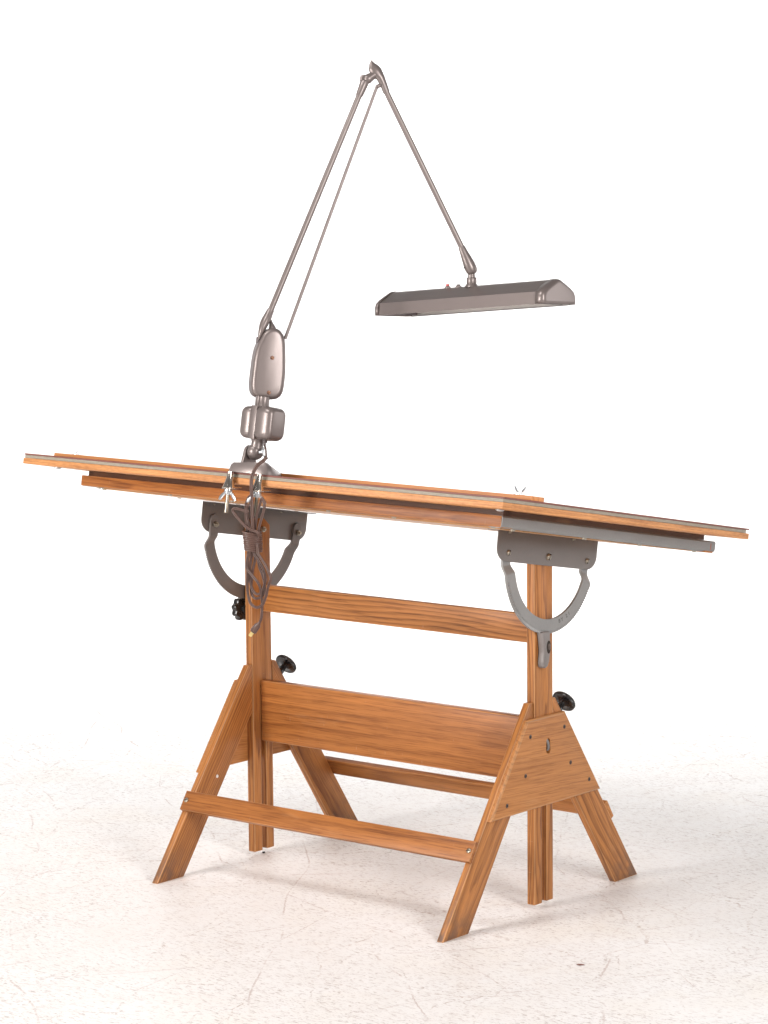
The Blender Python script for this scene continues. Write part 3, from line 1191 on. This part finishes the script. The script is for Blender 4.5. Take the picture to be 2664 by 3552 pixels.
# soften band corners
for v in j.verts:
    if abs(v.co.y) > .026 and abs(v.co.z) > .034:
        v.co.y *= .91
        v.co.z *= .955
join(b, j)
box(b, -.004, .006, -.007, .007, .0385, .0475, .002, 2, 0)
band = obj('ballast_box', b, LAMP, bf, L, smooth=42)
def can(xa, xb, hy, hz, r):
    """rounded-rectangle can closing towards xb with a soft shoulder"""
    bm = bmesh.new()
    N = 40
    def ring(x, sy, sz, rr):
        vs_ = []
        for i in range(4):
            cx_, cz_ = ((1, 1), (-1, 1), (-1, -1), (1, -1))[i]
            for j_ in range(9):
                a = PI / 2 * (i + j_ / 8)
                vs_.append(bm.verts.new((x, cx_ * (sy - rr) + rr * math.cos(a), cz_ * (sz - rr) + rr * math.sin(a))))
        return vs_
    rs = []
    d = xb - xa
    for t_, k_ in ((0, .0012), (.04, .0), (.50, .0005), (.66, .0013), (.78, .0028), (.87, .0048), (.94, .0075), (.985, .0105), (1.0, .0135)):
        rs.append(ring(xa + d * t_, hy - k_, hz - k_ * .9, max(.004, r - k_ * .5)))
    for a, c in zip(rs[:-1], rs[1:]):
        for i in range(len(a)):
            bm.faces.new((a[i], a[(i + 1) % len(a)], c[(i + 1) % len(a)], c[i]))
    bm.faces.new(rs[0])
    bm.faces.new(rs[-1][::-1])
    return bm


obj('box_cover', can(.0106, .0540, .0335, .0400, .017), LAMP, bf, band, smooth=50)
obj('box_cover', can(-.0095, -.0460, .0315, .0385, .016), LAMP, bf, band, smooth=60)
obj('screw', screw_bm(.0042, .0030, '-'), [COPPER, HOLEM], frame_z(cb + W * .0430 + U * .0060, U, W), band, smooth=True)
b = bmesh.new()
lathe(b, [(.0065, 0), (.006, .006), (.0035, .008), (.003, .014), (0, .014)], 18)
obj('strain_relief', b, LAMPD, frame_z(cb - W * .0385 + U * .0130 + V * .004, -W + U * .1, U), band, smooth=True)

# neck between box and housing
b = bmesh.new()
lathe(b, [(.0155, 0), (.0150, .004), (.0138, .006), (.0138, .024), (0, .024)], 32)
b2 = bmesh.new()
box(b2, -.0195, -.0125, -.008, .008, .000, .0255, .0015, 2, 0)
join(b, b2)
obj('neck', b, LAMP, frame_z(cb + W * .0385, W, LE), L, smooth=42)

# counterbalance housing
outl = [(-.0161, .2721), (-.0123, .2837), (-.0035, .2947), (.0083, .3008), (.0235, .3000), (.0359, .2907), (.0435, .2743), (.0476, .25), (.0505, .2255), (.0527, .201), (.0531, .1812), (.0525, .1613), (.0481, .1445), (.0366, .1345), (.0166, .1324), (-.0087, .1345), (-.0215, .143), (-.0265, .1596), (-.0274, .1793), (-.0273, .2016), (-.0265, .2289), (-.0229, .254)]
cl_ = [V3((x, y, 0)) for x, y in outl]
cl_ = catmull(cl_ + [cl_[0]], 4)[:-1]
ctr = sum(cl_, V3()) / len(cl_)
def outline_stack(layers):
    """layers: (n, inset)"""
    bm = bmesh.new()
    rs = []
    for nz_, ins in layers:
        ring = []
        for i, p in enumerate(cl_):
            t = (cl_[(i + 1) % len(cl_)] - cl_[i - 1]).normalized()
            nn = V3((t.y, -t.x, 0))
            if nn.dot(p - ctr) < 0:
                nn = -nn
            ring.append(bm.verts.new(p - nn * ins + V3((0, 0, nz_))))
        rs.append(ring)
    for a, c in zip(rs[:-1], rs[1:]):
        for i in range(len(a)):
            bm.faces.new((a[i], a[(i + 1) % len(a)], c[(i + 1) % len(a)], c[i]))
    bm.faces.new(rs[0][::-1])
    bm.faces.new(rs[-1])
    return bm


hs = obj('counterbalance_housing', outline_stack([(-.0270, .005), (-.0255, .0016), (-.023, .0002), (.0048, .0)]), LAMPD, FL, L, smooth=45)
obj('housing_cover', outline_stack([(.0052, .0012), (.0056, .0002), (.0110, .0006), (.0150, .0022), (.0180, .0048), (.0196, .0080), (.0203, .0115)]), LAMP, FL, hs, smooth=60)
for e_, w_ in ((.0156, .2296), (.0162, .1472)):
    obj('screw', screw_bm(.0048, .0022, '-'), [COPPER, HOLEM], frame_z(lp(e_, w_, .0203), LN_, LE + LW_ * .8), hs, smooth=True)
# small stop notch at the back of the housing
b = bmesh.new()
box(b, -.0235, -.0185, .262, .276, -.008, .006, .0005, 1, 0)
obj('stop_lug', b, LAMPD, FL, hs)

# lower arm with its leaf-shaped socket
b = bmesh.new()
loft(b, [(.0036, .3434, 0), (.0010, .3370, 0), (-.0022, .3270, 0), (-.0068, .3160, .001), (-.0108, .3050, .003), (-.0145, .2930, .006), (-.0180, .2780, .008), (-.0200, .2680, .006)],
     [.0085, .0090, .0102, .0108, .0100, .0080, .0044, .001], [.0078, .0090, .0125, .0145, .0140, .0110, .0060, .002], (0, 0, 1), 28)
loft(b, [(.0050, .3230, 0), (.0075, .3120, 0), (.0110, .3020, 0), (.0125, .2960, 0)], [.001, .0045, .0085, .0100], [.001, .006, .010, .012], (0, 0, 1), 16)
a0, a1 = V3((.0036, .3434, 0)), V3((.1602, .8744, 0))
soc = obj('lower_arm', b, LAMP, FL, L, smooth=45)
b = bmesh.new()
tube(b, [a0 - (a1 - a0).normalized() * .006, a1 + (a1 - a0).normalized() * .004], .0071, 24)
obj('arm_tube', b, LAMP, FL, soc, smooth=True)
b = bmesh.new()
dA = (a1 - a0).normalized()
loft(b, [a1, a1 + dA * .002, a1 + dA * .016, a1 + dA * .030, a1 + dA * .038], [.0085, .0088, .0098, .0108, .0098], [.0085, .0088, .0098, .0108, .0098], (0, 0, 1), 26)
# clevis cheek behind the elbow
b2 = bmesh.new()
lathe(b2, [(.0, -.003), (.0105, -.003), (.0118, 0), (.0105, .003), (0, .003)], 28)
join(b, b2, Matrix.Translation((.1700, .9170, -.0085)))
obj('arm_collar', b, LAMP, FL, soc, smooth=42)

# elbow casting
b = bmesh.new()
P = [(.2262, .8918, 0), (.2248, .8940, 0), (.2173, .9090, 0), (.2080, .9245, 0), (.1960, .9365, 0), (.1880, .9460, 0), (.1830, .9550, 0), (.1802, .9637, 0)]
loft(b, P, [.0080, .0083, .0087, .0105, .0150, .0135, .0070, .0008], [.0080, .0083, .0086, .0095, .0110, .0090, .0055, .001], (0, 0, 1), 28)
P = [(.2020, .9370, 0), (.1940, .9320, 0), (.1860, .9255, 0), (.1800, .9205, 0), (.1762, .9169, 0), (.1720, .9130, 0), (.1695, .9105, 0)]
loft(b, P, [.0085, .0100, .0098, .0112, .0120, .0100, .004], [.0080, .0092, .0100, .0110, .0115, .0095, .004], (0, 0, 1), 26)
P = [(.2130, .9110, .0), (.2090, .9070, .002), (.2040, .9040, .003), (.2002, .9021, .003), (.1980, .9005, .003)]
loft(b, P, [.005, .0055, .0048, .0046, .002], [.004, .0052, .0048, .0046, .002], (0, 0, 1), 18)
obj('elbow', b, LAMP, FL, L, smooth=55)

# tension rod
b = bmesh.new()
tube(b, [V3((.0440, .2780, .002)), V3((.1995, .8975, .002))], .0041, 16)
loft(b, [(.1985, .8935, .002), (.2000, .8990, .002), (.2008, .9035, .002)], [.0034, .0046, .0038], [.0034, .0024, .002], (0, 0, 1), 14)
obj('tension_rod', b, LAMP, FL, L, smooth=True)

# upper arm and knuckle
c0, c1 = V3((.2262, .8918, 0)), V3((.4484, .5501, 0))
dC = (c1 - c0).normalized()
b = bmesh.new()
tube(b, [c0 - dC * .004, c1 + dC * .004], .0069, 24)
obj('upper_arm', b, LAMP, FL, L, smooth=True)
b = bmesh.new()
ax = V3((.4855, .4872, 0))
dK = (ax - c1).normalized()
Lk = (ax - c1).length
prof = [(0, .0078), (.03, .0084), (.2, .0098), (.4, .0120), (.6, .0140), (.75, .0148), (.87, .0138), (.95, .0108), (.99, .0060), (1.0, .001)]
loft(b, [c1 + dK * Lk * t for t, r in prof], [r for t, r in prof], [r * .92 for t, r in prof], (0, 0, 1), 28)
kn_ = obj('knuckle', b, LAMP, FL, L, smooth=60)
# stop pin notch on the knuckle
b = bmesh.new()
box(b, -.003, .003, -.0012, .0012, -.001, .002)
obj('pin', b, HOLEM, FL @ Matrix.Translation(tuple(c1 + dK * Lk * .68 + V3((-.0118, -.0072, .004)))), kn_)

# shade: local x along its length
SC = V3((.2930, -.0472, 1.4534))
cx_, cy_, cz_ = -.0620, -.0809, -.0046
RM = (Matrix.Rotation(cz_, 4, 'Z') @ Matrix.Rotation(cy_, 4, 'Y') @ Matrix.Rotation(cx_, 4, 'X'))
SF = Matrix.Translation(SC) @ RM
HW, HH, HS, INS, HL = .0670, .0590, .0293, .0045, .2550
RT = .0135
sec_o = [(-HW, 0), (-HW + INS, HS), (-RT - .002, HH - .0045), (-RT * .5, HH - .0010), (0, HH), (RT * .5, HH - .0010), (RT + .002, HH - .0045), (HW - INS, HS), (HW, 0)]
th_ = .0014
sec_i = [(-HW + th_ * 1.4, .0), (-HW + INS + th_, HS - th_), (-RT, HH - .0045 - th_), (0, HH - th_ * 1.2), (RT, HH - .0045 - th_), (HW - INS - th_, HS - th_), (HW - th_ * 1.4, .0)]
b = bmesh.new()
prf = sec_o + sec_i[::-1]
x0_, x1_ = -HL + .0135, HL - .0210
A0 = [b.verts.new((x0_, y, z)) for y, z in prf]
A1 = [b.verts.new((x1_, y, z)) for y, z in prf]
nf = len(prf)
no = len(sec_o)
for i in range(nf):
    f = b.faces.new((A0[i], A0[(i + 1) % nf], A1[(i + 1) % nf], A1[i]))
    f.material_index = 1 if i >= no else 0
shade = obj('shade', b, [LAMP, WHITEP], SF, L, smooth=14)
def endcap(sg, x_seam, x_end):
    bm = bmesh.new()
    so = catmull([V3((0, y * 1.012, z * 1.012)) for y, z in sec_o], 3)
    d = x_end - x_seam
    rs = []
    for t_, sh in ((0, 0), (.50, .0004), (.74, .0016), (.86, .0034), (.94, .0062), (.985, .0095), (1.0, .0135)):
        ring = []
        for p in so:
            sc_ = 1 - sh / .067
            # the rounded cap shrinks towards the top centre of its end, its lower rim stays at the bottom plane
            ring.append(bm.verts.new((x_seam + d * t_, p.y * sc_, p.z * (1 - sh / .075))))
        rs.append(ring)
    for a, c in zip(rs[:-1], rs[1:]):
        for i in range(len(a) - 1):
            bm.faces.new((a[i], a[i + 1], c[i + 1], c[i]))
    bm.faces.new(rs[-1])
    # lip folded under
    for a, c in ():
        pass
    return bm


b = endcap(1, x1_ - .0005, HL + .002)
ec = obj('end_cap', b, LAMP, SF, shade, smooth=62)
b = endcap(-1, x0_ + .0005, -HL - .001)
ec2 = obj('end_cap', b, LAMP, SF, shade, smooth=62)
for o_ in (ec, ec2):
    md = o_.modifiers.new('thick', 'SOLIDIFY')
    md.thickness = .0012
    md.offset = 0
# inner reflector, tubes and rim
b = bmesh.new()
for sg in (1, -1):
    tube(b, [V3((-.215, sg * .026, .016)), V3((.215, sg * .026, .016))], .0075, 18)
obj('fluorescent_tube', b, TUBEM, SF, shade, smooth=True)
b = bmesh.new()
for sg in (1,):
    y0, y1 = sorted((sg * (HW - .0015), sg * (HW - .0075)))
    box(b, x0_, x1_, y0, y1, -.0010, .0006, 0)
for xx in (-.224, .218):
    box(b, xx - .004, xx + .004, -HW + .008, HW - .008, .002, .022, .001, 1, 0)
obj('rim', b, LAMPD, SF, shade)
# swivel fitting on top, switch buttons
def sp(x, y, z):
    return SF @ V3((x, y, z))


up = (RM @ V3((0, 0, 1)))
b = bmesh.new()
lathe(b, [(.0165, -.002), (.0150, .0015), (.0125, .004), (.0118, .005), (.0122, .006), (.0122, .0185), (.0112, .0200), (.0088, .0205), (.0085, .033), (0, .033)], 32)
sw = obj('swivel', b, LAMP, frame_z(sp(-.004, 0, HH), V3((0, 0, 1)), (1, 0, 0)), shade, smooth=42)
for x_, col, nm in ((-.0755, REDB, 'red'), (-.0425, LAMPD, 'black')):
    b = bmesh.new()
    lathe(b, [(.0082, -.003), (.0078, .0015), (.0058, .0030), (.0052, .0045), (0, .0045)], 22)
    bt = obj('switch_collar', b, NICKEL if False else LAMP, frame_z(sp(x_, -.002, HH - .0008), up, (1, 0, 0)), shade, smooth=True)
    b = bmesh.new()
    hgt = .0095 if nm == 'red' else .0070
    lathe(b, [(.0042, .0), (.0042, hgt - .0008), (.0034, hgt), (0, hgt)], 20)
    bt2 = obj('switch_button', b, col, frame_z(sp(x_, -.002, HH - .0008), up, (1, 0, 0)), shade, smooth=True)
    if nm == 'red':
        tag(bt2, 'red push button on top of the shade')
# worn spot where the paint chipped to yellow primer
b = bmesh.new()
lathe(b, [(.0020, 0), (.0012, .0002), (0, .0003)], 9)
chip_n = (RM @ V3((0, -.55, .83))).normalized()
f_ = frame_z(sp(.018, -.045, .0372), chip_n, (1, 0, 0))
obj('paint_chip', b, BRASS, f_ @ Matrix.Diagonal((2.0, .8, 1, 1)), shade)

# ------------------------------------------------------------------ cord
YC = -.575
rgt = CR.copy()
rgt.z = 0
rgt.normalize()


def cordline(bm, pts, twin=True, depth=None, r=.0018):
    P_ = []
    n = len(pts)
    for i, (x, z) in enumerate(pts):
        dy = depth[i] if isinstance(depth, (list, tuple)) else (depth or 0)
        # depth moves the point along the view direction so nothing interpenetrates
        P_.append(V3((x, YC, z)) + V3((-.6233, .7729, -.1187)) * dy)
    C_ = catmull(P_, 6)
    if not twin:
        tube(bm, C_, r, 8)
        return
    for sg in (1, -1):
        Q_ = []
        for i, p in enumerate(C_):
            t = (C_[min(i + 1, len(C_) - 1)] - C_[max(i - 1, 0)]).normalized()
            s_ = t.cross(V3((.6233, -.7729, .1187))).normalized()
            tw = .35 * math.sin(i * .11 + len(pts))
            s_ = (s_ * math.cos(tw) + V3((.6233, -.7729, .1187)) * math.sin(tw)).normalized()
            Q_.append(p + s_ * sg * r * .88)
        tube(bm, Q_, r, 8)


b = bmesh.new()
st = cb - W * .050 + U * .014 + V * .004
k0 = CP.copy()
# from the strain relief forward and down over the front edge
c_main = [(.0850, 1.1309), (.078, 1.1232), (.065, 1.1151), (.0535, 1.1047), (.0452, 1.0908), (.0404, 1.0780), (.0394, 1.0585), (.0401, 1.034), (.0407, 1.0096), (.0413, .9851), (.0410, .9544), (.0405, .9400)]
dm = [.030, .024, .017, .010, .005, .002, 0, 0, 0, 0, .001, .003]
cordline(b, c_main, True, dm, .0023)
e0 = V3((.0850, YC, 1.1309)) + V3((-.6233, .7729, -.1187)) * .030
tube(b, [st + W * .012, st, st.lerp(e0, .35) + V3((.002, 0, .001)), st.lerp(e0, .7) + V3((.001, 0, .002)), e0, V3((.080, YC, 1.1250)) + V3((-.6233, .7729, -.1187)) * .026], .0022, 10, 5)
cordline(b, [(.0300, .9300), (.0246, .9495), (.0212, .9837), (.0218, 1.0145), (.0278, 1.0296), (.0360, 1.0369), (.0400, 1.0300), (.0340, 1.0180), (.0259, 1.0110), (.0252, .9901), (.0315, .966), (.0361, .9450), (.0370, .9300)], True, .005)
cordline(b, [(.0560, .9350), (.0589, .9569), (.0692, .987), (.0785, 1.0121), (.0755, 1.0278), (.07, 1.0323), (.0615, 1.011), (.053, .9859), (.0475, .9549), (.046, .935)], True, .009)
cordline(b, [(.0321, .9992), (.0126, 1.0015), (-.0054, 1.0040), (-.0152, 1.0033), (-.0202, .9987), (-.0106, .9876), (.0039, .9751), (.0200, .9639), (.0394, .9567), (.0590, .9522), (.0610, .9450)], True, [.004, .003, .002, .001, 0, 0, -.001, -.003, -.005, -.004, .003])
M1 = [(.0340, .9250), (.0319, .9041), (.0251, .8863), (.0240, .8493), (.0223, .8244), (.0251, .7999), (.0329, .782), (.0507, .775), (.0687, .7828), (.0804, .8047), (.0848, .8200), (.0905, .8340), (.0957, .849), (.0833, .8725), (.0674, .8921), (.0579, .9037), (.054, .925)]
M2 = [(.0400, .9250), (.0385, .9046), (.0331, .8796), (.0293, .8497), (.0337, .8254), (.0432, .8101), (.0562, .8063), (.0693, .8161), (.0779, .8414), (.0734, .8656), (.0592, .8866), (.0449, .9027), (.044, .925)]
M3 = [(.0300, .9250), (.0270, .9013), (.0217, .8787), (.0230, .8640), (.0375, .8503), (.0535, .8369), (.0629, .8217), (.0659, .8035), (.0680, .7876), (.0668, .7720), (.0662, .7630), (.0640, .7495), (.0578, .7381)]
M4 = [(.0470, .9250), (.0449, .9027), (.0471, .8881), (.0393, .8628), (.0356, .8379), (.0335, .813), (.0398, .7987), (.0527, .7961), (.0708, .8063), (.076, .829), (.07, .853), (.0606, .8707), (.0546, .901), (.053, .925)]
M5 = [(.0350, .9250), (.0345, .9041), (.0290, .8763), (.0275, .8443), (.0263, .8144), (.0300, .7930), (.0420, .7850), (.0560, .7900), (.0700, .8010), (.0790, .8240)]
cordline(b, M1, True, .000)
cordline(b, M2, True, .006)
cordline(b, M3, True, [.004, .002, -.004, -.005, -.005, -.004, .002, .006, .006, .005, .004, .003, .002])
cordline(b, M4, True, .011)
# wrap
wc0, wc1 = V3((.0392, YC, .9520)), V3((.0425, YC, .9075))
vd = V3((-.6233, .7729, 0)).normalized()
rr_ = V3((.7729, .6233, 0)).normalized()
off = vd * .008
turns = 10
HP = []
for i in range(turns * 28 + 1):
    t = i / (turns * 28)
    a = 2 * PI * turns * t
    cpt = wc0.lerp(wc1, t) + off
    wob_ = .0006 * math.sin(t * 23)
    R1 = .0208 - .0014 * t + wob_
    HP.append(cpt + rr_ * (R1 * math.cos(a)) + vd * (.0115 * math.sin(a)) + V3((0, 0, -.0016 * math.cos(a + .4))))
tube(b, HP, .0026, 8)
cord = obj('power_cord', b, CORD, None, L, smooth='all')
# plug and prongs
p0 = V3((.0572, YC, .7375)) + V3((-.6233, .7729, -.1187)) * .002
p1 = V3((.0385, YC, .7165))
dP = (p1 - p0).normalized()
b = bmesh.new()
loft(b, [p0 - dP * .004, p0 + dP * .002, p0 + dP * .006, p0 + dP * .014, p1 - dP * .001, p1], [.0028, .0045, .0072, .0078, .0082, .0078], [.0028, .004, .0060, .0064, .0068, .0064], (.62, -.77, .1), 18)
pg = obj('plug', b, CORD, None, cord, smooth=40)
sd_ = dP.cross(V3((.62, -.77, .1))).normalized()
for i, sg in enumerate((1, -1)):
    # blades are stacked along the view, slightly fanned
    b = bmesh.new()
    fr_ = frame(p1 + V3((.62, -.77, .1)) * (.0028 * sg) + sd_ * .0012 * sg, dP, sd_, dP.cross(sd_))
    prism(b, [(0, -.0030), (.013, -.0030), (.0155, -.0015), (.0155, .0015), (.013, .0030), (0, .0030)], -.0007, .0007)
    pr_ = obj('prong', b, BRASS, fr_, cord)

# ------------------------------------------------------------------ debris on the floor
b = bmesh.new()
prism(b, [(-.010, -.003), (-.003, -.005), (.004, -.003), (.010, -.004), (.006, .002), (.001, .005), (-.005, .003)], .0008, .0026, .0005, 1, 0)
wonk(b, .001, 200)
o_ = obj('wood_chip', b, paint('chip_brown', (.20, .09, .07), .7, mott=.3), Matrix.Translation((.827, -.364, 0)) @ Matrix.Rotation(.6, 4, 'Z'))
tag(o_, 'tiny reddish brown chip lying on the bare floor in front of the right legs', 'debris')
b = bmesh.new()
prism(b, [(-.003, -.003), (.003, -.004), (.004, .002), (0, .004), (-.004, .001)], .0005, .0050, .0008, 1, 0)
o_ = obj('speck', b, BLACK, Matrix.Translation((-.449, .004, 0)))
tag(o_, 'tiny black crumb on the floor under the left post', 'debris')
